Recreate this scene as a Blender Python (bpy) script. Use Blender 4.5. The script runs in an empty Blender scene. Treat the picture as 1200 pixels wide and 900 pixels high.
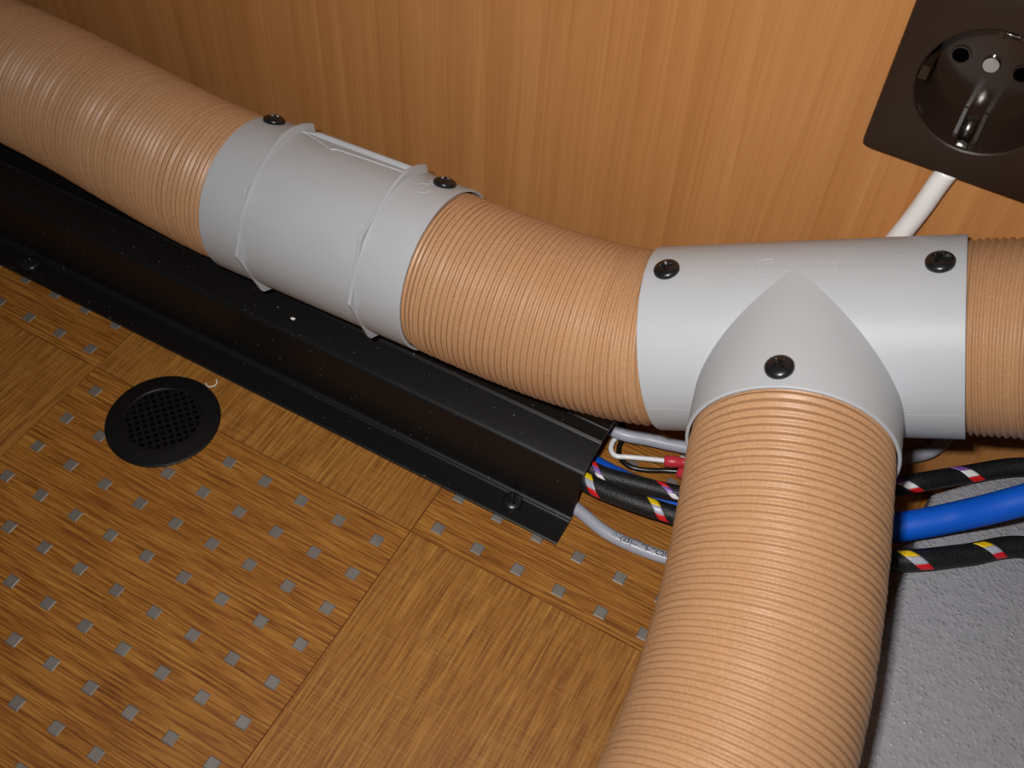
import bpy, math, random
import numpy as np

# ------------------------------------------------------------------ camera, world, flash, exposure
SC = bpy.context.scene
F_PX = 1240.3                                    # focal length in pixels of the 1200x900 photograph
CAM = np.array([0.13819886, -0.17164497, 0.3807259])
ROT = np.array([[0.87414526, 0.48350779, 0.04571961],      # camera right  (world axes)
                [0.40499445, -0.67375364, -0.61809023],    # camera down
                [-0.26804769, 0.55881683, -0.78477652]])   # camera forward
UU, _, VV = np.linalg.svd(ROT)
ROT = UU @ VV
from mathutils import Matrix, Vector
cam_data = bpy.data.cameras.new('camera')
cam = bpy.data.objects.new('camera', cam_data)
SC.collection.objects.link(cam)
cam_data.sensor_fit = 'HORIZONTAL'
cam_data.sensor_width = 36.0
cam_data.lens = F_PX / 1200.0 * 36.0
cam_data.clip_start = 0.01
cam_data.clip_end = 20
cam_data.dof.use_dof = True
cam_data.dof.focus_distance = 0.40
cam_data.dof.aperture_fstop = 20.0
M4 = Matrix.Identity(4)
for r in range(3):
    M4[r][0] = ROT[0][r]
    M4[r][1] = -ROT[1][r]
    M4[r][2] = -ROT[2][r]
    M4[r][3] = CAM[r]
cam.matrix_world = M4
SC.camera = cam

world = bpy.data.worlds.new('dim_room_light')
SC.world = world
world.use_nodes = True
bg = world.node_tree.nodes['Background']
bg.inputs['Color'].default_value = (1.0, 0.86, 0.72, 1)
bg.inputs['Strength'].default_value = 0.045

# the compact camera's flash tube, up and to the left of the lens
fl = bpy.data.lights.new('camera_flash', 'AREA')
fl.shape = 'RECTANGLE'
fl.size = 0.018
fl.size_y = 0.010
fl.energy = 0.85
fl.spread = math.radians(130)
fl.color = (1.0, 0.975, 0.95)
flo = bpy.data.objects.new('camera_flash', fl)
SC.collection.objects.link(flo)
flash_pos = CAM - 0.022 * ROT[0] - 0.024 * ROT[1] - 0.005 * ROT[2]
flo.location = flash_pos
aim = Vector((0.04, 0.085, 0.06)) - Vector(flash_pos)
flo.rotation_euler = aim.to_track_quat('-Z', 'Y').to_euler()

SC.view_settings.view_transform = 'Standard'
SC.view_settings.look = 'None'
SC.view_settings.gamma = 1.0
SC.view_settings.use_curve_mapping = False
SC.view_settings.exposure = 0.0

# ------------------------------------------------------------------ measuring helpers
def ray(x, y):
    d = ROT.T @ np.array([(x - 600) / F_PX, (y - 450) / F_PX, 1.0])
    return d / np.linalg.norm(d)

def at_z(x, y, z):                               # photo pixel on the horizontal plane z
    d = ray(x, y)
    return CAM + d * ((z - CAM[2]) / d[2])

def at_y(x, y, yy):                              # photo pixel on the vertical plane y
    d = ray(x, y)
    return CAM + d * ((yy - CAM[1]) / d[1])

def unit(v):
    v = np.asarray(v, float)
    return v / np.linalg.norm(v)

def project(p):
    c = ROT @ (np.asarray(p) - CAM)
    return np.array([600 + F_PX * c[0] / c[2], 450 + F_PX * c[1] / c[2]])

# ------------------------------------------------------------------ material helpers
def srgb(r, g, b):
    def f(c):
        c = c / 255.0
        return c / 12.92 if c <= 0.04045 else ((c + 0.055) / 1.055) ** 2.4
    return (f(r), f(g), f(b), 1.0)

class NT:
    def __init__(self, name, rough=0.5, spec=0.5, metal=0.0):
        self.m = bpy.data.materials.new(name)
        self.m.use_nodes = True
        self.t = self.m.node_tree
        self.b = self.t.nodes['Principled BSDF']
        self.b.inputs['Roughness'].default_value = rough
        self.b.inputs['Metallic'].default_value = metal
        self.b.inputs['Specular IOR Level'].default_value = spec
    def n(self, typ, **kw):
        nd = self.t.nodes.new(typ)
        for k, v in kw.items():
            if hasattr(nd, k):
                setattr(nd, k, v)
            else:
                nd.inputs[k.replace('_', ' ')].default_value = v
        return nd
    def l(self, a, b):
        self.t.links.new(a, b)
    def pos(self, scale, rot=(0, 0, 0)):
        g = self.n('ShaderNodeNewGeometry')
        mp = self.n('ShaderNodeMapping')
        mp.inputs['Scale'].default_value = scale
        mp.inputs['Rotation'].default_value = rot
        self.l(g.outputs['Position'], mp.inputs['Vector'])
        return mp.outputs['Vector']
    def noise(self, vec, scale=1.0, detail=4.0, rough=0.6, dist=0.0):
        nd = self.n('ShaderNodeTexNoise')
        nd.inputs['Scale'].default_value = scale
        nd.inputs['Detail'].default_value = detail
        nd.inputs['Roughness'].default_value = rough
        nd.inputs['Distortion'].default_value = dist
        self.l(vec, nd.inputs['Vector'])
        return nd.outputs['Fac']
    def ramp(self, fac, stops):
        nd = self.n('ShaderNodeValToRGB')
        el = nd.color_ramp.elements
        while len(el) < len(stops):
            el.new(0.5)
        for e, (p, c) in zip(el, stops):
            e.position = p
            e.color = c
        self.l(fac, nd.inputs['Fac'])
        return nd.outputs['Color']
    def mix(self, fac, a, b, mode='MIX'):
        nd = self.n('ShaderNodeMix')
        nd.data_type = 'RGBA'
        nd.blend_type = mode
        for sock, v in ((nd.inputs[0], fac), (nd.inputs[6], a), (nd.inputs[7], b)):
            if isinstance(v, (int, float)):
                sock.default_value = v
            elif isinstance(v, tuple):
                sock.default_value = v
            else:
                self.l(v, sock)
        return nd.outputs[2]
    def math(self, op, a, b=0.0):
        nd = self.n('ShaderNodeMath', operation=op)
        for s, v in ((nd.inputs[0], a), (nd.inputs[1], b)):
            if isinstance(v, (int, float)):
                s.default_value = v
            else:
                self.l(v, s)
        return nd.outputs[0]
    def color(self, c):
        if isinstance(c, tuple):
            self.b.inputs['Base Color'].default_value = c
        else:
            self.l(c, self.b.inputs['Base Color'])
    def bump(self, h, strength=0.3, dist=0.0005):
        nd = self.n('ShaderNodeBump')
        nd.inputs['Strength'].default_value = strength
        nd.inputs['Distance'].default_value = dist
        self.l(h, nd.inputs['Height'])
        self.l(nd.outputs['Normal'], self.b.inputs['Normal'])

MAT = {}

def plain(name, rgb, rough=0.45, spec=0.5, metal=0.0, mott=0.06, bump=0.0, bscale=900):
    k = NT(name, rough, spec, metal)
    f = k.noise(k.pos((60, 60, 60)), 1.0, 3.0)
    c = srgb(*rgb)
    lo = tuple(x * (1 - mott) for x in c[:3]) + (1,)
    hi = tuple(min(1, x * (1 + mott)) for x in c[:3]) + (1,)
    k.color(k.ramp(f, [(0.3, lo), (0.7, hi)]))
    if bump:
        k.bump(k.noise(k.pos((bscale,) * 3), 1.0, 2.0), bump, 0.0002)
    MAT[name] = k.m
    return k

# back wall: beech-look furniture board, grain runs up and down
k = NT('beech_board', 0.42, 0.35)
fine = k.noise(k.pos((900, 900, 14)), 1.0, 2.0, 0.5)
mid = k.noise(k.pos((95, 95, 1.6)), 1.0, 3.0, 0.55, 0.3)
wv = k.n('ShaderNodeTexWave', wave_type='BANDS', bands_direction='X')
wv.wave_profile = 'SAW'
wv.inputs['Scale'].default_value = 24.0
wv.inputs['Distortion'].default_value = 14.0
wv.inputs['Detail'].default_value = 2.0
wv.inputs['Detail Scale'].default_value = 0.7
k.l(k.pos((1, 1, 0.10)), wv.inputs['Vector'])
c1 = k.ramp(mid, [(0.25, srgb(166, 110, 60)), (0.5, srgb(177, 120, 68)), (0.75, srgb(187, 131, 78))])
c2 = k.mix(k.math('MULTIPLY', wv.outputs['Fac'], 0.30), c1, srgb(200, 145, 92))
c3 = k.mix(k.ramp(fine, [(0.35, (0.22, 0.22, 0.22, 1)), (0.62, (0, 0, 0, 1))]), c2, srgb(150, 92, 50))
k.color(c3)
k.bump(fine, 0.06, 0.0002)
MAT['beech_board'] = k.m

# floor tiles: wood-look vinyl
def tile_mat(name, rotz, cross):
    k = NT(name, 0.48, 0.45)
    def v(a, b):
        return k.pos((a, b, 1) if not rotz else (b, a, 1))
    streak = k.noise(v(34, 950) if not cross else v(40, 820), 1.0, 5.0, 0.66, 0.2)
    broad = k.noise(v(7, 70), 1.0, 3.0, 0.5, 0.5)
    c = k.ramp(streak, [(0.34, srgb(112, 66, 22)), (0.45, srgb(140, 90, 34)), (0.55, srgb(160, 108, 44)), (0.68, srgb(178, 128, 60))] if cross else [(0.33, srgb(92, 48, 12)), (0.45, srgb(136, 84, 29)), (0.55, srgb(163, 109, 43)), (0.68, srgb(182, 132, 62))])
    c = k.mix(k.ramp(broad, [(0.35, (0.30, 0.30, 0.30, 1)), (0.65, (0, 0, 0, 1))]), c, srgb(130, 72, 22))
    if cross:
        cr = k.noise(v(1900, 30), 1.0, 4.0, 0.6)
        c = k.mix(k.ramp(cr, [(0.50, (0, 0, 0, 1)), (0.74, (0.42, 0.42, 0.42, 1))]), c, srgb(184, 140, 82))
        cr2 = k.noise(v(1300, 34), 1.0, 3.0, 0.6)
        c = k.mix(k.ramp(cr2, [(0.30, (0.22, 0.22, 0.22, 1)), (0.45, (0, 0, 0, 1))]), c, srgb(98, 58, 22))
    k.color(c)
    k.bump(streak, 0.18, 0.0003)
    MAT[name] = k.m
tile_mat('oak_vinyl_lengthwise', False, False)
tile_mat('oak_vinyl_crosswise', True, True)
plain('tile_joint', (112, 68, 32), 0.8, 0.2)
plain('inlay_metal', (150, 145, 140), 0.55, 0.4, 0.7, 0.12, 0.2, 1500)

# paper duct
k = NT('kraft_paper', 0.42, 0.42)
f1 = k.noise(k.pos((2200, 2200, 2200)), 1.0, 2.0)
f2 = k.noise(k.pos((45, 45, 45)), 1.0, 2.0)
c = k.ramp(f1, [(0.32, srgb(162, 121, 86)), (0.68, srgb(188, 147, 110))])
k.color(k.mix(k.math('MULTIPLY', f2, 0.30), c, srgb(160, 115, 78)))
k.bump(f1, 0.04, 0.0002)
MAT['kraft_paper'] = k.m

plain('grey_plastic', (174, 177, 181), 0.48, 0.34, 0, 0.015, 0.06, 1500)
plain('black_screw', (22, 22, 24), 0.30, 0.5, 0, 0.1)
plain('grey_box_plastic', (150, 150, 156), 0.42, 0.5)
k = NT('grained_grey_plastic', 0.24, 0.5)
vo = k.n('ShaderNodeTexVoronoi')
vo.inputs['Scale'].default_value = 1.0
k.l(k.pos((520, 520, 520)), vo.inputs['Vector'])
nz = k.noise(k.pos((260, 260, 260)), 1.0, 3.0)
k.color(k.ramp(nz, [(0.3, srgb(146, 146, 152)), (0.7, srgb(158, 158, 164))]))
h = k.math('ADD', k.math('POWER', k.math('SUBTRACT', 1.0, vo.outputs['Distance']), 3.0), k.math('MULTIPLY', k.noise(k.pos((900, 900, 900)), 1.0, 1.0), 0.8))
k.bump(h, 0.85, 0.0005)
MAT['grained_grey_plastic'] = k.m

# black extrusion with a few dust specks
k = NT('black_extrusion', 0.40, 0.5)
ds = k.noise(k.pos((800, 800, 800)), 1.0, 1.0)
k.color(k.ramp(ds, [(0.0, srgb(12, 12, 13)), (0.765, srgb(14, 14, 15)), (0.80, srgb(120, 120, 120))]))
k.bump(k.noise(k.pos((8, 700, 700)), 1.0, 2.0), 0.08, 0.0002)
MAT['black_extrusion'] = k.m
plain('black_vent_plastic', (12, 12, 13), 0.5, 0.35)
plain('painted_hole_dark', (3, 3, 3), 0.9, 0.0)  # flat black painted on discs to stand in for the darkness inside holes
plain('brown_plate', (44, 31, 23), 0.42, 0.25)
plain('brown_gloss', (42, 30, 23), 0.16, 0.5)
plain('contact_metal', (200, 200, 196), 0.18, 0.5, 1.0)
plain('white_cable', (232, 230, 228), 0.35, 0.5)
plain('grey_cable', (164, 166, 178), 0.36, 0.45)
plain('print_ink', (30, 30, 34), 0.6, 0.3)
plain('blue_hose', (10, 86, 198), 0.55, 0.22)
plain('white_wire', (226, 226, 226), 0.3, 0.5)
plain('black_wire', (18, 18, 18), 0.3, 0.5)
plain('red_terminal', (196, 48, 62), 0.35, 0.5)
plain('band_yellow', (226, 190, 20), 0.35, 0.5)
plain('band_grey', (168, 172, 186), 0.35, 0.5)
plain('band_red', (210, 30, 36), 0.35, 0.5)
plain('band_purple', (124, 84, 160), 0.35, 0.5)
plain('band_white', (226, 224, 226), 0.35, 0.5)
plain('chip_white', (225, 222, 218), 0.6, 0.3)
k = NT('braided_sleeve', 0.5, 0.4)
ck = k.n('ShaderNodeTexVoronoi')
ck.inputs['Scale'].default_value = 1.0
k.l(k.pos((1500, 1500, 1500)), ck.inputs['Vector'])
k.color(k.ramp(ck.outputs['Distance'], [(0.2, srgb(14, 14, 15)), (0.9, srgb(34, 34, 36))]))
k.bump(ck.outputs['Distance'], 0.4, 0.0003)
MAT['braided_sleeve'] = k.m

# ------------------------------------------------------------------ object helpers
def mesh_obj(name, V, Fc, mat, parent=None, smooth=True, sharp=None):
    me = bpy.data.meshes.new(name)
    me.from_pydata([tuple(map(float, v)) for v in V], [], [tuple(int(i) for i in f) for f in Fc])
    me.validate()
    me.update()
    if smooth:
        me.polygons.foreach_set('use_smooth', [True] * len(me.polygons))
        if sharp:
            me.set_sharp_from_angle(angle=math.radians(sharp))
    me.materials.append(MAT[mat])
    o = bpy.data.objects.new(name, me)
    SC.collection.objects.link(o)
    if parent is not None:
        o.parent = parent
        o.matrix_parent_inverse = parent_inv(parent)
    return o

def parent_inv(p):
    m = Matrix.LocRotScale(p.location, p.rotation_euler, p.scale)
    if p.parent is not None:
        m = Matrix.LocRotScale(p.parent.location, p.parent.rotation_euler, p.parent.scale) @ p.matrix_parent_inverse @ m if False else m
    return m.inverted()

def thing(name, label, cat, loc, group=None):
    o = bpy.data.objects.new(name, None)
    o.empty_display_size = 0.01
    SC.collection.objects.link(o)
    o.location = tuple(map(float, loc))
    tag(o, label, cat, group)
    return o

def tag(o, label, cat, group=None):
    o['label'] = label
    o['category'] = cat
    if group:
        o['group'] = group
    return o

def grid_faces(nr, nc, closed=True, base=0, flip=False):
    out = []
    m = nc if closed else nc - 1
    for i in range(nr - 1):
        for j in range(m):
            a, b = base + i * nc + j, base + i * nc + (j + 1) % nc
            q = (a, b, b + nc, a + nc)
            out.append(q[::-1] if flip else q)
    return out

def frames(path):
    path = np.asarray(path, float)
    T = np.gradient(path, axis=0)
    T /= np.linalg.norm(T, axis=1)[:, None]
    up = np.array([0, 0, 1.0])
    U = []
    u = up - T[0] * (T[0] @ up)
    if np.linalg.norm(u) < 1e-3:
        u = np.array([0, -1.0, 0]) - T[0] * (T[0] @ np.array([0, -1.0, 0]))
    u = unit(u)
    for t in T:
        u = unit(u - t * (t @ u))
        U.append(u)
    U = np.array(U)
    return path, T, U, np.cross(T, U)

def resample(pts, ds):
    pts = np.asarray(pts, float)
    L = np.concatenate([[0], np.cumsum(np.linalg.norm(np.diff(pts, axis=0), axis=1))])
    n = max(2, int(round(L[-1] / ds)) + 1)
    s = np.linspace(0, L[-1], n)
    return np.stack([np.interp(s, L, pts[:, k]) for k in range(3)], 1), s

def bezier(P, n=400):
    P = np.asarray(P, float)
    t = np.linspace(0, 1, n)[:, None]
    return (1 - t) ** 3 * P[0] + 3 * t * (1 - t) ** 2 * P[1] + 3 * t * t * (1 - t) * P[2] + t ** 3 * P[3]

def catmull(P, n=40):
    P = np.asarray(P, float)
    P = np.vstack([2 * P[0] - P[1], P, 2 * P[-1] - P[-2]])
    out = []
    for i in range(1, len(P) - 2):
        p0, p1, p2, p3 = P[i - 1:i + 3]
        a = np.linalg.norm(p1 - p0) ** .5; b = np.linalg.norm(p2 - p1) ** .5; c = np.linalg.norm(p3 - p2) ** .5
        t0, t1, t2, t3 = 0, a, a + b, a + b + c
        for t in np.linspace(t1, t2, n, endpoint=False):
            A1 = (t1 - t) / (t1 - t0) * p0 + (t - t0) / (t1 - t0) * p1
            A2 = (t2 - t) / (t2 - t1) * p1 + (t - t1) / (t2 - t1) * p2
            A3 = (t3 - t) / (t3 - t2) * p2 + (t - t2) / (t3 - t2) * p3
            B1 = (t2 - t) / (t2 - t0) * A1 + (t - t0) / (t2 - t0) * A2
            B2 = (t3 - t) / (t3 - t1) * A2 + (t - t1) / (t3 - t1) * A3
            out.append((t2 - t) / (t2 - t1) * B1 + (t - t1) / (t2 - t1) * B2)
    out.append(P[-2])
    return np.array(out)

def tube(path, r, seg=20, cap=True):
    p, T, U, W = frames(path)
    th = np.linspace(0, 2 * np.pi, seg, endpoint=False)
    V = (p[:, None, :] + r * (np.cos(th)[None, :, None] * U[:, None, :] + np.sin(th)[None, :, None] * W[:, None, :])).reshape(-1, 3)
    Fc = grid_faces(len(p), seg, flip=False)
    V = list(V)
    if cap:
        V += [p[0], p[-1]]
        a, b = len(V) - 2, len(V) - 1
        e = (len(p) - 1) * seg
        Fc += [(a, (j + 1) % seg, j) for j in range(seg)] + [(b, e + j, e + (j + 1) % seg) for j in range(seg)]
    return V, Fc

def box(x0, x1, y0, y1, z0, z1):
    V = [(x, y, z) for z in (z0, z1) for y in (y0, y1) for x in (x0, x1)]
    return V, [(0, 2, 3, 1), (4, 5, 7, 6), (0, 1, 5, 4), (2, 6, 7, 3), (0, 4, 6, 2), (1, 3, 7, 5)]

class Axis:
    """straight axis: s metres along, angle from the top (positive towards the room), radius"""
    def __init__(self, P, D):
        self.P = np.asarray(P, float)
        self.D = unit(D)
        z = np.array([0, 0, 1.0])
        self.u = unit(z - self.D * self.D[2])
        self.v = np.cross(self.D, self.u)
    def p(self, s, deg, r):
        a = math.radians(deg)
        return self.P + self.D * s + r * (math.cos(a) * self.u + math.sin(a) * self.v)
    def n(self, deg):
        a = math.radians(deg)
        return math.cos(a) * self.u + math.sin(a) * self.v

def text_mesh(body, size, depth, shear=0.0, offset=0.0, res=3):
    cu = bpy.data.curves.new('lettering', 'FONT')
    cu.body = body
    cu.size = size
    cu.extrude = depth
    cu.shear = shear
    cu.offset = offset
    cu.resolution_u = res
    cu.align_x = 'CENTER'
    cu.align_y = 'CENTER'
    ob = bpy.data.objects.new('lettering', cu)
    SC.collection.objects.link(ob)
    dg = bpy.context.evaluated_depsgraph_get()
    me = ob.evaluated_get(dg).to_mesh()
    V = np.array([v.co[:] for v in me.vertices])
    Fc = [tuple(p.vertices) for p in me.polygons]
    ob.evaluated_get(dg).to_mesh_clear()
    bpy.data.objects.remove(ob)
    bpy.data.curves.remove(cu)
    return V, Fc

# ------------------------------------------------------------------ setting: floor, wall
A = 0.0187                 # dot spacing along the wall
B = 0.0187 * 0.93176       # dot spacing away from the wall
WALL = 0.14

floor = mesh_obj('floor', *box(-0.62, 0.60, -0.44, WALL, -0.020, -0.0007), 'tile_joint', smooth=False)
floor['kind'] = 'structure'
floor['label'] = 'wood-look vinyl tile floor with small grey square inlays'

ci = [0.515 - 9 * 3.0, 0.515 - 18, 0.515 - 9, 0.515, 9.515, 18.5, 27.5]
rj = [0.605 - 2 * 9.66, 0.605 - 9.66, 0.605, WALL / B]
gap = 0.00028
inlay_me = None
for a in range(len(ci) - 1):
    for b in range(len(rj) - 1):
        x0, x1 = max(ci[a] * A, -0.62) + gap, min(ci[a + 1] * A, 0.60) - gap
        y0, y1 = max(rj[b] * B, -0.44) + gap, rj[b + 1] * B - (gap if b < 2 else 0)
        if x1 - x0 < 0.01:
            continue
        dotted = (a + b) % 2 == 1
        t = mesh_obj('floor_tile', *box(x0, x1, y0, y1, -0.0007, 0.0), 'oak_vinyl_lengthwise' if dotted else 'oak_vinyl_crosswise', floor, smooth=False)
        if not dotted:
            continue
        for i in range(math.ceil(ci[a] + 0.2), math.floor(ci[a + 1] - 0.2) + 1):
            for j in range(math.ceil(rj[b] + 0.2), math.floor(rj[b + 1] - 0.2) + 1):
                p = np.array([i * A, j * B, 0.0])
                px = project(p)
                if not (-40 < px[0] < 1240 and -40 < px[1] < 960):
                    continue
                if j >= 3 and i < 3:          # wholly under the black cover strip
                    continue
                if j < 8 and i >= 10:         # under the grey box
                    continue
                if math.hypot(p[0] + 0.1129, p[1] - 0.0026) < 0.0235:
                    continue
                if inlay_me is None:
                    s, h2, bv = 0.00245, 0.00035, 0.0004
                    V = [(-s, -s, 0), (s, -s, 0), (s, s, 0), (-s, s, 0)]
                    q = s - bv
                    V += [(-q, -q, h2), (q, -q, h2), (q, q, h2), (-q, q, h2)]
                    Fc = [(4, 5, 6, 7)] + [(k_, (k_ + 1) % 4, 4 + (k_ + 1) % 4, 4 + k_) for k_ in range(4)]
                    o = mesh_obj('metal_inlay', V, Fc, 'inlay_metal', t, smooth=False)
                    inlay_me = o.data
                else:
                    o = bpy.data.objects.new('metal_inlay', inlay_me)
                    SC.collection.objects.link(o)
                    o.parent = t
                o.location = (p[0], p[1], 0.0)

SOC = np.array([0.14204, 0.19277])     # socket centre (x, z) on the wall
hw = 0.0225
xs = [-0.62, SOC[0] - hw, SOC[0] + hw, 0.60]
zs = [-0.02, SOC[1] - hw, SOC[1] + hw, 0.62]
V, Fc = [], []
for yy in (WALL, WALL + 0.016):
    for z in zs:
        for x in xs:
            V.append((x, yy, z))
for lay in (0, 16):
    for r in range(3):
        for c_ in range(3):
            if r == 1 and c_ == 1:
                continue
            q = [lay + r * 4 + c_, lay + r * 4 + c_ + 1, lay + (r + 1) * 4 + c_ + 1, lay + (r + 1) * 4 + c_]
            Fc.append(q if lay == 0 else q[::-1])
hole = [5, 6, 10, 9]
for q in range(4):
    a, b = hole[q], hole[(q + 1) % 4]
    Fc.append((b, a, a + 16, b + 16))
ring = [0, 1, 2, 3, 7, 11, 15, 14, 13, 12, 8, 4]
for q in range(12):
    a, b = ring[q], ring[(q + 1) % 12]
    Fc.append((a, b, b + 16, a + 16))
wall = mesh_obj('wall_back', V, Fc, 'beech_board', smooth=False)
wall['kind'] = 'structure'
wall['label'] = 'beech-look furniture board wall with upright grain'

# ------------------------------------------------------------------ screws
def screw_mesh(R=0.0045, H=0.0026, cross=True):
    nr, na = 22, 64
    V, Fc = [], []
    rr = np.linspace(0, 1, nr)
    V.append((0, 0, 0))
    for q in rr[1:]:
        for a in np.linspace(0, 2 * np.pi, na, endpoint=False):
            z = H * (0.25 + 0.75 * math.sqrt(max(0, 1 - (q * 0.985) ** 2)))
            x, y = q * R * math.cos(a), q * R * math.sin(a)
            if cross:
                la, wd = 0.38 * R, 0.095 * R
                m = min(max(abs(x) / la, abs(y) / wd), max(abs(y) / la, abs(x) / wd))
                d = min(1.0, max(0.0, (1.35 - m) / 0.5))
                z -= 0.55 * H * d * (1 - 0.5 * q)
            V.append((x, y, z))
    V[0] = (0, 0, 0.45 * H)
    Fc += [(0, 1 + j, 1 + (j + 1) % na) for j in range(na)]
    for i in range(nr - 2):
        for j in range(na):
            a, b = 1 + i * na + j, 1 + i * na + (j + 1) % na
            Fc.append((a, a + na, b + na, b))
    base = 1 + (nr - 2) * na
    n0 = len(V)
    for zz, q in ((0.0, 1.0), (-0.0035, 0.45), (-0.006, 0.3)):
        for a in np.linspace(0, 2 * np.pi, na, endpoint=False):
            V.append((q * R * math.cos(a), q * R * math.sin(a), zz))
    prev = base
    for lv in range(3):
        cur = n0 + lv * na
        for j in range(na):
            Fc.append((prev + j, cur + j, cur + (j + 1) % na, prev + (j + 1) % na))
        prev = cur
    Fc.append(tuple(prev + j for j in range(na))[::-1])
    return V, Fc

screw_cache = {}
def add_screw(parent, pos, normal, spin=0.0, R=0.0045, H=0.0026, name='screw'):
    key = (R, H)
    nrm = Vector(tuple(map(float, normal))).normalized()
    if key not in screw_cache:
        V, Fc = screw_mesh(R, H)
        o = mesh_obj(name, V, Fc, 'black_screw', parent, sharp=50)
        screw_cache[key] = o.data
    else:
        o = bpy.data.objects.new(name, screw_cache[key])
        SC.collection.objects.link(o)
        o.parent = parent
        o.matrix_parent_inverse = parent_inv(parent)
    o.rotation_mode = 'QUATERNION'
    o.rotation_quaternion = nrm.to_track_quat('Z', 'Y') @ Vector((0, 0, 1)).rotation_difference(Vector((0, 0, 1)))
    from mathutils import Quaternion
    o.rotation_quaternion = nrm.to_track_quat('Z', 'Y') @ Quaternion((0, 0, 1), spin)
    o.location = tuple(map(float, pos))
    o['label'] = 'black domed cross-head screw'
    return o

# ------------------------------------------------------------------ black cover strip
PX1 = 0.0645
strip = thing('cover_strip', 'long black plastic cable cover strip screwed to the tiled floor below the duct', 'cable cover', (-0.25, 0.06, 0))
def arc(c0, r, a0, a1, n=6):
    return [(c0[0] + r * math.cos(math.radians(a)), c0[1] + r * math.sin(math.radians(a))) for a in np.linspace(a0, a1, n)]
outer = [(0.0349, 0.0004), (0.0349, 0.0013), (0.0353, 0.0016), (0.0358, 0.0016), (0.0458, 0.0016), (0.0463, 0.0016), (0.0468, 0.0018), (0.0472, 0.0023), (0.0476, 0.0027), (0.0481, 0.0029), (0.0485, 0.0034), (0.04876, 0.0045), (0.05328, 0.0231),
         (0.0536, 0.0245)] + arc((0.0566, 0.0245), 0.0030, 168, 108, 9) + \
        [(0.0570, 0.02772), (0.0582, 0.0281), (0.0600, 0.0286), (0.0660, 0.0303), (0.0684, 0.0309), (0.0688, 0.0310), (0.0693, 0.0316), (0.0697, 0.0319), (0.0702, 0.0317), (0.0708, 0.0313), (0.0714, 0.03134), (0.0754, 0.03158), (0.0758, 0.0316), (0.0763, 0.0320), (0.0768, 0.0316),
         (0.0800, 0.0318), (0.1150, 0.0318)] + arc((0.1150, 0.0298), 0.0020, 80, 10, 4) + [(0.1170, 0.0004)]
inner = [(0.1155, 0.0004), (0.1155, 0.0302), (0.0700, 0.0299), (0.0600, 0.0272), (0.0564, 0.0262), (0.0549, 0.0243), (0.0497, 0.0030), (0.0494, 0.0004)]
prof = outer + inner
n = len(prof)
V = [(-0.60, y, z) for y, z in prof] + [(PX1, y, z) for y, z in prof]
Fc = [(i, (i + 1) % n, n + (i + 1) % n, n + i) for i in range(n)] + [tuple(range(n))[::-1], tuple(range(n, 2 * n))]
mesh_obj('profile', V, Fc, 'black_extrusion', strip, sharp=48)
for sx, sy in ((0.0395, 0.0432), (-0.2282, 0.0422)):
    add_screw(strip, (sx, sy, 0.0016), (0, 0, 1), 0.75)

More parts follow.
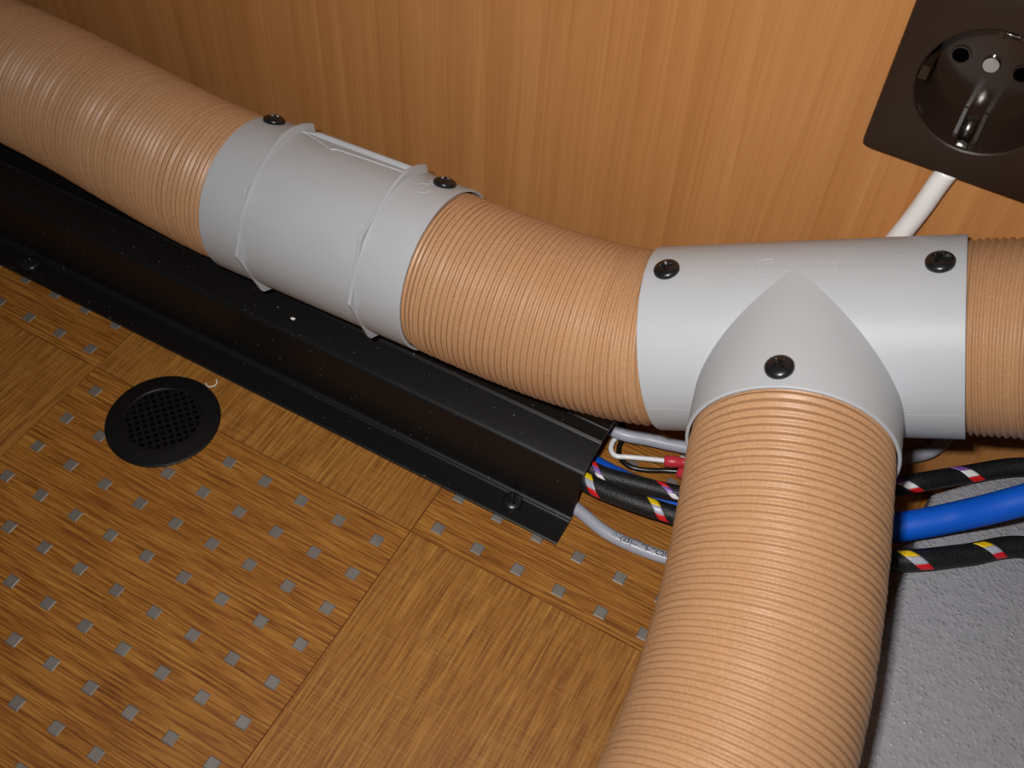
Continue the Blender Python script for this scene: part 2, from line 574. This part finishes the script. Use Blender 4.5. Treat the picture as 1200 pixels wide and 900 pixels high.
# ------------------------------------------------------------------ ducts
R_D = 0.0322
def duct(name, ctrl, label, seed, sockets=()):
    rng = np.random.RandomState(seed)
    path = bezier(ctrl, 800)
    path = np.vstack([path[0] + unit(sockets[0][1]) * 0.010, path])           # straight stubs inside the connectors
    if len(sockets) > 1:
        path = np.vstack([path, path[-1] + unit(sockets[1][1]) * 0.010])
    path, s = resample(path, 0.00022)
    p, T, U, W = frames(path)
    pitch = 0.00242
    # hand-compressed paper: pitch and depth of the corrugation wander a little
    nk = int(s[-1] / 0.0060)
    wander = np.interp(s, np.linspace(0, s[-1], nk), rng.uniform(-0.17, 0.17, nk))
    seg = 80
    th = np.linspace(0, 2 * np.pi, seg, endpoint=False)
    ph = (s / pitch + wander)[:, None] + th[None, :] / (2 * np.pi)
    fr = ph - np.floor(ph)
    rnd = rng.uniform(-1, 1, 997)
    wave = 0.5 - 0.5 * np.cos(2 * np.pi * fr)
    gi = np.floor(ph + 0.5).astype(int) % 997           # each fold is pressed a little differently
    h = 0.00098 * (1.0 + 0.32 * rnd[gi]) * (wave ** 0.5 - 1.0) + 0.00010 * rnd[(np.floor(ph).astype(int) + 311) % 997] * wave
    sec = 0.00009 * np.sin(4 * np.pi * ph + 0.6)
    rr = R_D + h + sec
    rr += 0.00012 * np.sin(3 * th + 40 * s[:, None])
    V = (p[:, None, :] + rr[:, :, None] * (np.cos(th)[None, :, None] * U[:, None, :] + np.sin(th)[None, :, None] * W[:, None, :])).reshape(-1, 3)
    ring_dir = np.cos(th)[None, :, None] * U[:, None, :] + np.sin(th)[None, :, None] * W[:, None, :]
    base = (p[:, None, :] + R_D * ring_dir).reshape(-1, 3)
    for P0, D0 in sockets:                     # the ends are squeezed into the connectors
        D0 = unit(D0)
        sa_ = (base - np.asarray(P0)) @ D0
        dist = np.linalg.norm(base - np.asarray(P0) - sa_[:, None] * D0, axis=1)
        lim = np.where((sa_ > -0.0004) & (sa_ < 0.03), 0.0319, np.where((sa_ > -0.008) & (sa_ <= -0.0004), 0.0319 + 0.4 * (-sa_ - 0.0004), 1.0))
        kf = np.minimum(1.0, lim / np.maximum(dist, 1e-6))
        rel = V - np.asarray(P0)
        sv = rel @ D0
        V = np.asarray(P0) + sv[:, None] * D0 + (rel - sv[:, None] * D0) * kf[:, None]
    Fc = grid_faces(len(p), seg)
    # turn the paper in at both ends
    V = list(V)
    for e, base in ((0, 0), (len(p) - 1, (len(p) - 1) * seg)):
        n0 = len(V)
        for j in range(seg):
            V.append(p[e] + 0.0300 * (math.cos(th[j]) * U[e] + math.sin(th[j]) * W[e]))
        for j in range(seg):
            q = (base + j, base + (j + 1) % seg, n0 + (j + 1) % seg, n0 + j)
            Fc.append(q[::-1] if e == 0 else q)
    o = mesh_obj(name, V, Fc, 'kraft_paper')
    return tag(o, label, 'duct', 'brown corrugated paper ducts')

SA = ((-0.1111, 0.08113, 0.07233), (0.99774, -0.01484, 0.06551))
SB = ((-0.01448, 0.07970, 0.07867), (-0.99774, 0.01484, -0.06551))
TA = ((0.0759, 0.0835, 0.0887), (0.91275, 0.20861, 0.35124))
TB = ((0.16937, 0.10486, 0.12467), (-0.91275, -0.20861, -0.35124))
TC = ((0.13418, 0.04550, 0.10526), (-0.23299, 0.97207, 0.02812))
duct('air_duct', [[-0.1081, 0.0811, 0.0725], [-0.1726, 0.0820, 0.0683], [-0.2083, 0.0949, 0.0704], [-0.3300, 0.0955, 0.0648]],
     'brown corrugated paper duct on the black strip, entering only the ribbed straight connector', 3, [SA])
duct('air_duct', [[-0.0176, 0.0780, 0.0797], [0.0155, 0.0772, 0.0820], [0.0561, 0.0768, 0.0829], [0.0785, 0.0821, 0.0914]],
     'short bent brown corrugated duct linking the straight connector to the grey tee', 5, [SB, TA])
duct('air_duct', [[0.1667, 0.1042, 0.1236], [0.1894, 0.1094, 0.1324], [0.2293, 0.1074, 0.1551], [0.2760, 0.1062, 0.1665]],
     'brown corrugated duct leaving the tee below the wall socket', 7, [TB])
duct('air_duct', [[0.1335, 0.0484, 0.1053], [0.1426, 0.0103, 0.1042], [0.1644, -0.0361, 0.0834], [0.1510, -0.1300, 0.0941]],
     'brown corrugated duct plugged into the pointed branch of the tee, running away from the wall', 9, [TC])

# ------------------------------------------------------------------ grey connectors
R_S = 0.0336
R_I = 0.0326
def ring_tube(ax, s0, s1, ro, ri, seg=128, rows=2):
    V, Fc = [], []
    rings = [(s0, ri), (s0, ro - 0.0002), (s0 + 0.0002, ro)] + [(s0 + (s1 - s0) * q / rows, ro) for q in range(1, rows)] + [(s1 - 0.0002, ro), (s1, ro - 0.0002), (s1, ri)]
    for s, r in rings:
        for j in range(seg):
            V.append(ax.p(s, 360.0 * j / seg, r))
    nr = len(rings)
    Fc = grid_faces(nr, seg, flip=False)
    for j in range(seg):
        b = (nr - 1) * seg
        Fc.append((b + j, b + (j + 1) % seg, (j + 1) % seg, j))
    return V, Fc

def map_on(ax, V, s0, deg0, r, around=False):
    if around:
        return [ax.p(s0 - y, deg0 - math.degrees(x / r), r + z) for x, y, z in V]
    return [ax.p(s0 + x, deg0 - math.degrees(y / r), r + z) for x, y, z in V]

def ring_emboss(rad, wid, h, n=48):
    V, Fc = [], []
    for q, z in ((rad - wid / 2, -0.0002), (rad - wid / 2 + 0.0001, h), (rad + wid / 2 - 0.0001, h), (rad + wid / 2, -0.0002)):
        for j in range(n):
            a = 2 * math.pi * j / n
            V.append((q * math.cos(a), q * math.sin(a), z))
    for i in range(3):
        for j in range(n):
            Fc.append((i * n + j, (i + 1) * n + j, (i + 1) * n + (j + 1) % n, i * n + (j + 1) % n))
    return V, Fc

def logo(ax, s0, deg0, r, parent, size, around=False):
    """raised maker's mark: a ringed sign and the word beside it"""
    Vt, Ft = text_mesh('truma', size, 0.00016, 0.12, size * 0.018)
    Vr, Fr = ring_emboss(size * 0.50, size * 0.10, 0.00018)
    Vs, Fs = text_mesh('T', size * 0.72, 0.00016, 0.25, size * 0.02)
    wd = Vt[:, 0].max() - Vt[:, 0].min()
    tot = wd + size * 1.15
    Vt = Vt + np.array([tot / 2 - wd / 2 - Vt[:, 0].max() + wd / 2, 0, 0])
    cx = -tot / 2 + size * 0.5
    Vr = np.array(Vr) + np.array([cx, 0, 0])
    Vs = Vs + np.array([cx, 0, 0])
    V, Fc = [], []
    for a, f in ((Vt, Ft), (Vr, Fr), (Vs, Fs)):
        b = len(V)
        V += map_on(ax, a, s0, deg0, r, around)
        Fc += [tuple(b + i for i in q) for q in f]
    o = mesh_obj('raised_logo', V, Fc, 'grey_plastic', parent, smooth=False)
    o['label'] = 'raised ringed emblem and lettering'
    return o

def line_emboss(ax, s0, s1, deg, r, w=0.0003, h=0.00010, n=24):
    V, Fc = [], []
    for q in np.linspace(s0, s1, n):
        for dd, z in ((-w, -0.0001), (-w * 0.4, h), (w * 0.4, h), (w, -0.0001)):
            V.append(ax.p(q, deg + math.degrees(dd / r), r + z))
    return V, grid_faces(n, 4, closed=False)

# straight connector
AS = Axis((-0.1111, 0.08113, 0.07233), (0.99774, -0.01484, 0.06551))
LS = 0.0968
con = thing('straight_connector', 'light grey plastic straight duct connector with two angular ribbed collars', 'connector', AS.p(0.048, 180, R_S))
mesh_obj('body', *ring_tube(AS, 0, LS, R_S, R_I), 'grey_plastic', con, sharp=40)
def flange_outline():
    pts = []
    ap = R_S + 0.0002
    for j in range(181):
        deg = -45 + 360 * j / 180.0
        rel = (deg - 17.8 + 22.5) % 45 - 22.5
        r = ap / math.cos(math.radians(rel))
        d = (deg + 360) % 360
        if d > 180:
            d -= 360
        if -36 <= d <= 17:                       # rounded lifting tab at the top
            e = min(1, max(0, (17 - d) / 34.0))
            e = e * e * (3 - 2 * e)
            r = ap + 0.0031 * e
        if -66 < d < -36:
            r = ap + (0.0016 if d > -38.5 else 0.0)
        pts.append((deg, r))
    return pts[:-1]
fo = flange_outline()
for s in (0.0209, 0.0757):
    V, Fc = [], []
    m = len(fo)
    tk = 0.0007
    for ds_, dr in ((-tk, None), (-tk, -0.00015), (-tk + 0.00015, 0), (tk - 0.00015, 0), (tk, -0.00015), (tk, None)):
        for deg, r in fo:
            V.append(AS.p(s + ds_, deg, R_S - 0.0003 if dr is None else r + dr))
    Fc = grid_faces(6, m)
    mesh_obj('collar_rib', V, Fc, 'grey_plastic', con, sharp=30)
# hinge fin between the collars, with the low shelf in front of it
V, Fc = [], []
fin = [(-31.5, -0.0003), (-31.3, 0.0017), (-30.6, 0.0021), (-29.0, 0.0021), (-28.2, 0.0017), (-27.6, 0.00035), (-27.5, -0.0003)]
st = [0.0212, 0.0290, 0.0305, 0.0500, 0.0700, 0.0756]
for k_, s in enumerate(st):
    for deg, h_ in fin:
        hh = h_ if k_ > 0 else min(h_, 0.0004)
        V.append(AS.p(s, deg + 3.5, R_S + hh))
Fc = grid_faces(len(st), len(fin), closed=False)
mesh_obj('hinge_fin', V, Fc, 'grey_plastic', con, sharp=25)
V = []
shelf = [(0.0245, -23.5), (0.0300, -20.5), (0.0400, -14.5), (0.0420, -17.0), (0.0500, -18.0), (0.0620, -19.0), (0.0745, -20.0)]
rows_ = []
for s, dg in shelf:
    rows_.append([AS.p(s, dg + 0.5, R_S - 0.0002), AS.p(s, dg, R_S + 0.0005), AS.p(s, -24.5, R_S + 0.0004), AS.p(s, -24.5, R_S - 0.0002)])
V = [q for rw in rows_ for q in rw]
mesh_obj('hinge_shelf', V, grid_faces(len(shelf), 4, closed=False), 'grey_plastic', con, smooth=False)
mesh_obj('mould_seam', *line_emboss(AS, 0.001, LS - 0.001, 64.7, R_S, 0.00022, 0.00006), 'grey_plastic', con)
for s in (0.0068, 0.0890):
    add_screw(con, AS.p(s, -25, R_S), AS.n(-25), 0.4)
logo(AS, 0.0845, -24.5, R_S, con, 0.0066, True)

# tee
AT = Axis((0.0759, 0.0835, 0.0887), (0.91275, 0.20861, 0.35124))
LT = 0.1024
BE = unit((0.23299, -0.97207, -0.02812))
BE = unit(BE - AT.D * (BE @ AT.D))
TO = AT.p(0.0511, 0, 0)
BN = np.cross(AT.D, BE)
if BN[2] < 0:
    BN = -BN
LB = 0.0500
tee = thing('tee_connector', 'light grey plastic tee duct connector with a pointed saddle branch', 'connector', AT.p(0.05, 180, R_S))
V, Fc = ring_tube(AT, 0, LT, R_S, R_I)
V = list(V)
seg = 160
def branch_rows(r, rows):
    out = []
    for q in rows:
        row = []
        for j in range(seg):
            ph = 2 * math.pi * j / seg
            e0 = r * abs(math.cos(ph)) if q is not None else 0
            e = e0 + (LB - 0.0003 - e0) * q
            row.append(TO + BE * e + r * (math.cos(ph) * AT.D + math.sin(ph) * BN))
        out.append(row)
    return out
b0 = len(V)
rows_ = branch_rows(R_S, [0, 0.25, 0.5, 0.75, 1.0])
for rr_, ee in ((R_S - 0.0003, LB), (R_I, LB), (R_I, LB - 0.012)):
    rows_.append([TO + BE * ee + rr_ * (math.cos(2 * math.pi * j / seg) * AT.D + math.sin(2 * math.pi * j / seg) * BN) for j in range(seg)])
for rw in rows_:
    V += rw
sgn = np.dot(np.cross(AT.D, BN), BE) > 0
Fc = Fc + grid_faces(len(rows_), seg, base=b0, flip=not sgn)
mesh_obj('body', V, Fc, 'grey_plastic', tee, sharp=35)
add_screw(tee, AT.p(0.0080, 0, R_S), AT.n(0), 0.2)
add_screw(tee, AT.p(0.0948, 1, R_S), AT.n(1), 0.9)
add_screw(tee, TO + BE * (LB - 0.0072) + R_S * BN, BN, 0.5)
logo(AT, 0.0515, -1.2, R_S, tee, 0.0076)
for s, dg in ((0.0185, 1.5), (0.0825, -0.5)):
    Vr, Fr = ring_emboss(0.0036, 0.0004, 0.00004)
    mesh_obj('raised_ring', map_on(AT, Vr, s, dg, R_S), Fr, 'grey_plastic', tee)
mesh_obj('mould_seam', *line_emboss(AT, 0.001, LT - 0.001, 90.6, R_S, 0.00025, 0.00008), 'grey_plastic', tee)

# ------------------------------------------------------------------ wall socket
sock = thing('wall_socket', 'dark brown single wall socket on the beech board above the duct', 'socket', (SOC[0], WALL, SOC[1] - 0.0317))
YF = WALL - 0.009
def rrect(hx, hz, rad, a):
    """radius of a rounded rectangle outline at angle a"""
    dx, dz = math.cos(a), math.sin(a)
    lo, hi = 0.0, 0.1
    for _ in range(40):
        m_ = (lo + hi) / 2
        x, z = abs(m_ * dx), abs(m_ * dz)
        ex, ez = max(x - (hx - rad), 0), max(z - (hz - rad), 0)
        inside = (x <= hx - rad or z <= hz - rad or math.hypot(ex, ez) <= rad) and x <= hx and z <= hz
        lo, hi = (m_, hi) if inside else (lo, m_)
    return lo
na = 144
V = []
HX, HZ, RC = 0.0288, 0.0315, 0.0012
prof_s = [('o', 0.0, WALL - 0.0002), ('o', 0.0, YF + 0.0012), ('o', -0.0006, YF + 0.0002), ('o', -0.0013, YF), ('c', 0.0211, YF), ('c', 0.0206, YF + 0.0004), ('c', 0.0204, YF + 0.0030)]
for kind, q, y in prof_s:
    for j in range(na):
        a = 2 * math.pi * j / na
        r = q if kind == 'c' else rrect(HX + q, HZ + q, RC, a)
        V.append((SOC[0] + r * math.cos(a), y, SOC[1] + r * math.sin(a)))
mesh_obj('cover_plate', V, grid_faces(len(prof_s), na), 'brown_plate', sock, sharp=30)
V = []
YB = YF + 0.0185
well = [(0.0204, YF + 0.0012), (0.0200, YF + 0.0035), (0.0196, YF + 0.0170), (0.0190, YB), (0.0080, YB), (0.0, YB)]
for r, y in well:
    for j in range(na):
        a = 2 * math.pi * j / na
        V.append((SOC[0] + r * math.cos(a), y, SOC[1] + r * math.sin(a)))
well_o = mesh_obj('well', V, grid_faces(len(well), na), 'brown_gloss', sock, sharp=30)
def ycyl(cx, cz, r, y0, y1, n=32, taper=1.0):
    V = []
    for y, q in ((y1, r), (y0 + 0.0003, r), (y0, r * 0.9 * taper), (y0, 0)):
        for j in range(n):
            a = 2 * math.pi * j / n
            V.append((cx + q * math.cos(a), y, cz + q * math.sin(a)))
    return V, grid_faces(4, n)
for dx in (-0.0095, 0.0095):
    V = []
    n_ = 32
    for r, y in ((0.0032, YB - 0.0001), (0.0031, YB - 0.0006), (0.0026, YB - 0.0006), (0.0025, YB - 0.00008), (0.0, YB - 0.00006)):
        for j in range(n_):
            a = 2 * math.pi * j / n_
            V.append((SOC[0] - 0.0020 + dx + r * math.cos(a), y, SOC[1] - 0.0010 + r * math.sin(a)))
    ph = mesh_obj('pin_hole', V, grid_faces(5, n_), 'brown_gloss', sock, sharp=30)
    ph.data.materials.append(MAT['painted_hole_dark'])  # black on the closed inner disc paints the shade of a deep hole
    for p_ in ph.data.polygons:
        if p_.index >= 3 * n_:
            p_.material_index = 1
    if dx > 0:
        pass
o = mesh_obj('centre_screw', *ycyl(SOC[0] - 0.0020, SOC[1] - 0.0008, 0.0027, YB - 0.0010, YB), 'contact_metal', sock, sharp=30)
o['label'] = 'silver slotted screw in the middle'
# earth contacts at top and bottom of the well
for sg in (-1, 1):
    V, Fc = [], []
    pts = [(0.0200, YF + 0.0008), (0.0188, YF + 0.0030), (0.0178, YF + 0.0075), (0.0184, YF + 0.0130), (0.0192, YB - 0.0010)]
    for r, y in pts:
        for x in (-0.0019, -0.0015, 0.0015, 0.0019):
            rr_ = r + (0.0004 if abs(x) > 0.0016 else 0)
            V.append((SOC[0] + x, y, SOC[1] + sg * rr_))
    o = mesh_obj('earth_contact', V, grid_faces(len(pts), 4, closed=False), 'contact_metal', sock)
    md = o.modifiers.new('thickness', 'SOLIDIFY'); md.thickness = 0.0004
    for x in (-0.0032, 0.0032):
        zz = sorted((SOC[1] + sg * 0.0176, SOC[1] + sg * 0.0198))
        mesh_obj('contact_guide', *box(SOC[0] + x - 0.0006, SOC[0] + x + 0.0006, YF + 0.0030, YB - 0.0005, zz[0], zz[1]), 'brown_gloss', sock, smooth=False)
for sg in (-1, 1):
    xx = sorted((SOC[0] + sg * 0.0176, SOC[0] + sg * 0.0202))
    mesh_obj('guide_rib', *box(xx[0], xx[1], YF + 0.0010, YB - 0.0005, SOC[1] - 0.0023, SOC[1] + 0.0023), 'brown_gloss', sock, smooth=False)

# ------------------------------------------------------------------ grey moulded box beside the branch duct
XB, HB = 0.1900, 0.0500
def box_outline(inset):
    # chamfered corner towards the wall; inset shrinks the outline
    i = inset
    return [(XB - 0.0035 + i * 2.6, -0.44), (XB - 0.0035 + i * 2.6, 0.1000 - i * 0.4), (XB + 0.0012 + i * 1.0, 0.1052 - i * 0.8), (XB + 0.0330 + i * 0.4, WALL - 0.0005 - i), (0.58, WALL - 0.0005 - i), (0.58, -0.44)]
levels = [(0.0002, 0.0)] + [(HB - 0.002 + 0.002 * math.sin(math.radians(a)), 0.002 - 0.002 * math.cos(math.radians(a))) for a in (0, 22, 45, 67, 90)]
V = []
for z, i in levels:
    V += [(x, y, z) for x, y in box_outline(i)]
nn = 6
Fc = grid_faces(len(levels), nn) + [tuple((len(levels) - 1) * nn + j for j in range(nn)), tuple(range(nn))[::-1]]
tag(mesh_obj('equipment_box', V, Fc, 'grained_grey_plastic', sharp=40), 'low grained grey plastic box on the floor beside the branch duct', 'box')

# ------------------------------------------------------------------ cables
def route(*w):
    return catmull([at_z(x, y, z) if not isinstance(x, str) else (at_y(*y) if x == 'q' else np.array(y, float)) for x, y, z in w])

def cable(name, pts, r, mat, label, cat, group=None, seg=24, ds=0.0012, parent=None):
    path, s = resample(pts, ds)
    o = mesh_obj(name, *tube(path, r, seg), mat, parent)
    if parent is None:
        tag(o, label, cat, group)
    return o, path, s

# grey printed cable on the floor
w = route(('p', (0.035, 0.0590, 0.0031), 0), ('p', (0.0648, 0.0530, 0.0031), 0), (711, 624.5, 0.0031), (747, 642, 0.0031), (785, 655, 0.0031), (830, 664, 0.0031), (900, 668, 0.0031), (985, 660, 0.0031))
gc = thing('power_cable', 'pale grey round cable with black print, lying on the floor beside the strip end', 'cable', w[len(w) // 2] * np.array([1, 1, 0]))
path, s = resample(w, 0.0012)
mesh_obj('sheath', *tube(path, 0.0027, 24), 'grey_cable', gc)
def on_path(path, x, y):
    """point at arc position x along the polyline, frame"""
    p, T, U, W = frames(path)
    L = np.concatenate([[0], np.cumsum(np.linalg.norm(np.diff(p, axis=0), axis=1))])
    f = lambda A_: np.array([np.interp(x, L, A_[:, k_]) for k_ in range(3)])
    return f(p), unit(f(T)), unit(f(U)), unit(f(W))
def arc_at_px(path, px):
    """arc position where the run crosses the photo column px"""
    P = np.array([project(q)[0] for q in path])
    L = np.concatenate([[0], np.cumsum(np.linalg.norm(np.diff(path, axis=0), axis=1))])
    return float(np.interp(px, P, L))
Vt, Ft = text_mesh('W-(25)--  75-TC20', 0.0031, 0.00002, 0.0, 0.00005)
sc_ = arc_at_px(path, 748)
Vm = []
span = Vt[:, 0].max() - Vt[:, 0].min()
want = arc_at_px(path, 782) - arc_at_px(path, 716)
for x, y, z in Vt:
    p, t, u, v_ = on_path(path, sc_ + x * want / span, 0)
    a = math.radians(5) - y / 0.0027
    Vm.append(p + (0.00272 + max(z, 0)) * (math.cos(a) * u + math.sin(a) * v_))
o = mesh_obj('printed_text', Vm, Ft, 'print_ink', gc, smooth=False)
o['label'] = 'small black printed lettering'

# upper grey cable behind the tee
cable('power_cable', route(('p', (0.030, 0.101, 0.0080), 0), (722, 506, 0.0110), (762, 515.5, 0.0110), (804, 524.5, 0.0110), (900, 541, 0.0115), (990, 547, 0.0110), ('q', (1068, 535, 0.1365), 0), ('q', (1092, 528, 0.1365), 0), ('q', (1118, 503, 0.1365), 0)),
      0.0028, 'grey_cable', 'glossy plain grey cable running below the tee connector', 'cable')
# white and black thin wires and their red terminals
cable('thin_wire', route(('p', (0.052, 0.1040, 0.0045), 0), (727, 508, 0.0045), (718.5, 517, 0.0045), (716, 527, 0.0045), (721, 534, 0.0045), (735, 535.5, 0.0048), (757, 537.5, 0.0060), (781, 540, 0.0075)), 0.00112, 'white_wire',
      'thin white wire bent in a hook beside the end of the black strip', 'wire', seg=16)
cable('thin_wire', route(('p', (0.0605, 0.1075, 0.0017), 0), (729.5, 514, 0.0017), (725.5, 525, 0.0017), (727, 537, 0.0017), (738, 546.5, 0.0017), (757, 551, 0.0019), (780, 551.5, 0.0026), (796, 552.5, 0.0034)), 0.00118, 'black_wire',
      'thin black wire curling under the white wire', 'wire', seg=16)
def terminal(x0, y0, z0, x1, y1, z1, label):
    a, b = at_z(x0, y0, z0), at_z(x1, y1, z1)
    d = unit(b - a)
    L = np.linalg.norm(b - a)
    ax = Axis(a, d)
    th = thing('crimp_terminal', label, 'terminal', (a + b) / 2 * np.array([1, 1, 0]))
    pr = [(0, 0.0006), (0, 0.0020), (0.0004, 0.0025), (L * 0.45, 0.0025), (L * 0.55, 0.0021), (L * 0.72, 0.0020), (L * 0.85, 0.0025), (L - 0.0003, 0.0024), (L, 0.0019), (L, 0.0004)]
    V = [ax.p(s_, 360 * j / 24, r_) for s_, r_ in pr for j in range(24)]
    mesh_obj('sleeve', V, grid_faces(len(pr), 24), 'red_terminal', th)
    V = [ax.p(L - 0.001, 90, 0.0022), ax.p(L - 0.001, -90, 0.0022), ax.p(L + 0.006, -90, 0.0022), ax.p(L + 0.006, 90, 0.0022)]
    V = [q + ax.u * 0.0004 for q in V] + [q - ax.u * 0.0004 for q in V]
    mesh_obj('blade', V, [(0, 1, 2, 3), (7, 6, 5, 4), (0, 4, 5, 1), (1, 5, 6, 2), (2, 6, 7, 3), (3, 7, 4, 0)], 'contact_metal', th, smooth=False)
terminal(778, 540, 0.0076, 812, 543, 0.0082, 'red crimp terminal on the end of the thin white wire')
terminal(794, 552, 0.0034, 826, 567, 0.0034, 'red crimp terminal on the end of the thin black wire')

# blue hose
cable('water_hose', route(('p', (0.030, 0.0800, 0.0060), 0), (692, 546, 0.0060), (735, 568, 0.0060), (790, 594, 0.0062), (870, 612, 0.010), (960, 622, 0.034), (1058, 617, 0.0565), (1120, 605.5, 0.0640), (1190, 588.5, 0.0780), ('p', (0.250, 0.122, 0.098), 0)),
      0.0054, 'blue_hose', 'smooth bright blue hose crossing over the grey box', 'hose', seg=32)

# braided looms with coloured bands
def loom(pts, r, label, bands):
    path, s = resample(pts, 0.001)
    mid = path[len(path) // 2]
    th = thing('wiring_loom', label, 'cable', (mid[0], mid[1], 0))
    mesh_obj('braid', *tube(path, r, 28), 'braided_sleeve', th)
    for px, cols, a0, a1, slant, wid in bands:
        s0 = arc_at_px(path, px)
        edges = np.linspace(a0, a1, len(cols) + 1)
        for c_, (e0, e1) in zip(cols, zip(edges[:-1], edges[1:])):
            rows_ = []
            for a in np.linspace(e0, e1, 7):
                f = (a - a0) / (a1 - a0)
                row = []
                for q in np.linspace(-0.5, 0.5, 5):
                    p, t, u, v_ = on_path(path, s0 + slant * (f - 0.5) + q * wid, 0)
                    tc = CAM - p
                    tc = unit(tc - t * (tc @ t))          # towards the viewer side of the loom
                    b_ = np.cross(t, tc)
                    an = math.radians(a)
                    row.append(p + (r + 0.00014) * (math.cos(an) * tc + math.sin(an) * b_))
                rows_.append(row)
            V = [q for rw in rows_ for q in rw]
            o = mesh_obj('colour_band', V, grid_faces(7, 5, closed=False), c_, th)
            md = o.modifiers.new('thickness', 'SOLIDIFY'); md.thickness = 0.0002; md.offset = 0
            o['label'] = {'band_yellow': 'yellow band', 'band_grey': 'grey band', 'band_red': 'red band', 'band_purple': 'purple band', 'band_white': 'white band'}[c_]
    return th
YGR = ['band_yellow', 'band_grey', 'band_red']
RPW = ['band_red', 'band_purple', 'band_white']
PWR = ['band_purple', 'band_white', 'band_red']
loom(route(('p', (0.034, 0.0640, 0.0170), 0), ('p', (0.0650, 0.0580, 0.0175), 0), (737, 586, 0.0195), (785, 602, 0.0195), (850, 622, 0.022), (950, 650, 0.038), (1056, 657, 0.0545), (1130, 650.5, 0.0545), (1200, 641, 0.0545), ('p', (0.262, 0.099, 0.0545), 0)),
     0.0040, 'black braided wiring loom with yellow, grey and red bands across the grey box',
     [(694, YGR, -62, 62, 0.0075, 0.0042), (771, YGR, -62, 62, 0.0075, 0.0042), (1071, YGR, -58, 62, 0.0075, 0.0045), (1157, YGR, -58, 62, 0.0075, 0.0045)])
loom(route(('p', (0.034, 0.0745, 0.0155), 0), ('p', (0.0650, 0.0660, 0.0155), 0), (742, 566, 0.0155), (792, 578, 0.0158), (860, 590, 0.020), (960, 588, 0.034), (1056, 569, 0.0550), (1130, 556.5, 0.0548), (1200, 547, 0.0570), ('p', (0.245, 0.1335, 0.062), 0)),
     0.0036, 'black braided wiring loom with purple, white and red bands nearest the wall',
     [(700, RPW, -62, 40, 0.0070, 0.0032), (783, RPW, -62, 40, 0.0085, 0.0036), (1131, PWR, -70, 62, 0.0085, 0.0048), (1062, PWR, -62, 75, 0.0085, 0.0036)])

# white cable below the socket
wp = [at_y(1112, 199, 0.1362), at_y(1101, 213, 0.1362), at_y(1080, 243, 0.1362), at_y(1054, 276, 0.1362)]
wp += [np.array([0.1310, 0.1362, 0.105]), np.array([0.1275, 0.1362, 0.070]), np.array([0.1260, 0.1362, 0.030]), np.array([0.1260, 0.1362, 0.0006])]
cable('socket_cable', catmull(wp), 0.0036, 'white_cable', 'white cable dropping down the wall from the brown socket to behind the tee', 'cable', seg=28)

# ------------------------------------------------------------------ round floor vent
VC = np.array([-0.1129, 0.0026])
vent = thing('floor_vent', 'round black plastic floor vent with a square lattice, set in the tiles', 'vent', (VC[0], VC[1], 0))
na = 96
V = []
rings = [(0.0247, 0.0004), (0.0247, 0.0007), (0.0241, 0.0013), (0.0200, 0.0020), (0.0172, 0.0024), (0.0165, 0.0024), (0.0160, 0.0019), (0.0160, 0.0002)]
for r, z in rings:
    for j in range(na):
        a = 2 * math.pi * j / na
        V.append((VC[0] + r * math.cos(a), VC[1] + r * math.sin(a), z))
mesh_obj('rim', V, grid_faces(len(rings), na, flip=False), 'black_vent_plastic', vent, sharp=30)
V, Fc = [], []
pit = 0.0031
ang = math.radians(-38)
ca, sa = math.cos(ang), math.sin(ang)
for ax_ in (0, 1):
    for q in range(-5, 6):
        d = q * pit
        half = math.sqrt(max(0, 0.0162 ** 2 - d * d))
        if half < 0.002:
            continue
        bw = 0.00062
        b_ = box(-half, half, d - bw, d + bw, 0.0010, 0.0020) if ax_ == 0 else box(d - bw, d + bw, -half, half, 0.0010, 0.00198)
        k0 = len(V)
        V += [(VC[0] + x * ca - y * sa, VC[1] + x * sa + y * ca, z) for x, y, z in b_[0]]
        Fc += [tuple(k0 + i for i in f) for f in b_[1]]
mesh_obj('lattice', V, Fc, 'black_vent_plastic', vent, smooth=False)
V = [(VC[0] + 0.0163 * math.cos(2 * math.pi * j / 48), VC[1] + 0.0163 * math.sin(2 * math.pi * j / 48), 0.0003) for j in range(48)]
mesh_obj('painted_opening_dark', V, [tuple(range(48))], 'painted_hole_dark', vent, smooth=False)  # solid black disc above the tiles, painting the darkness below the lattice

# ------------------------------------------------------------------ small litter
c = at_z(343, 373.5, 0.0318)
V = [(c[0] + x, c[1] + y, c[2] + z) for x, y, z in [(-.0011, -.0005, .0002), (.0009, -.0008, .0001), (.0013, .0005, .0003), (-.0006, .0008, .0002), (0, 0, .0009)]]
tag(mesh_obj('plaster_crumb', V, [(0, 1, 4), (1, 2, 4), (2, 3, 4), (3, 0, 4), (3, 2, 1, 0)], 'chip_white', smooth=False), 'tiny white crumb lying on top of the black cover strip', 'crumb')
c = at_z(248, 449, 0.0005)
pts = [c + np.array([0.0024 * math.cos(a), 0.0024 * math.sin(a), 0.0002 + 0.0006 * i / 14]) for i, a in enumerate(np.linspace(-2.6, 1.2, 15))]
tag(mesh_obj('plastic_shaving', *tube(catmull(pts, 4), 0.00028, 8), 'chip_white'), 'tiny curled pale shaving on the floor between vent and black strip', 'shaving')
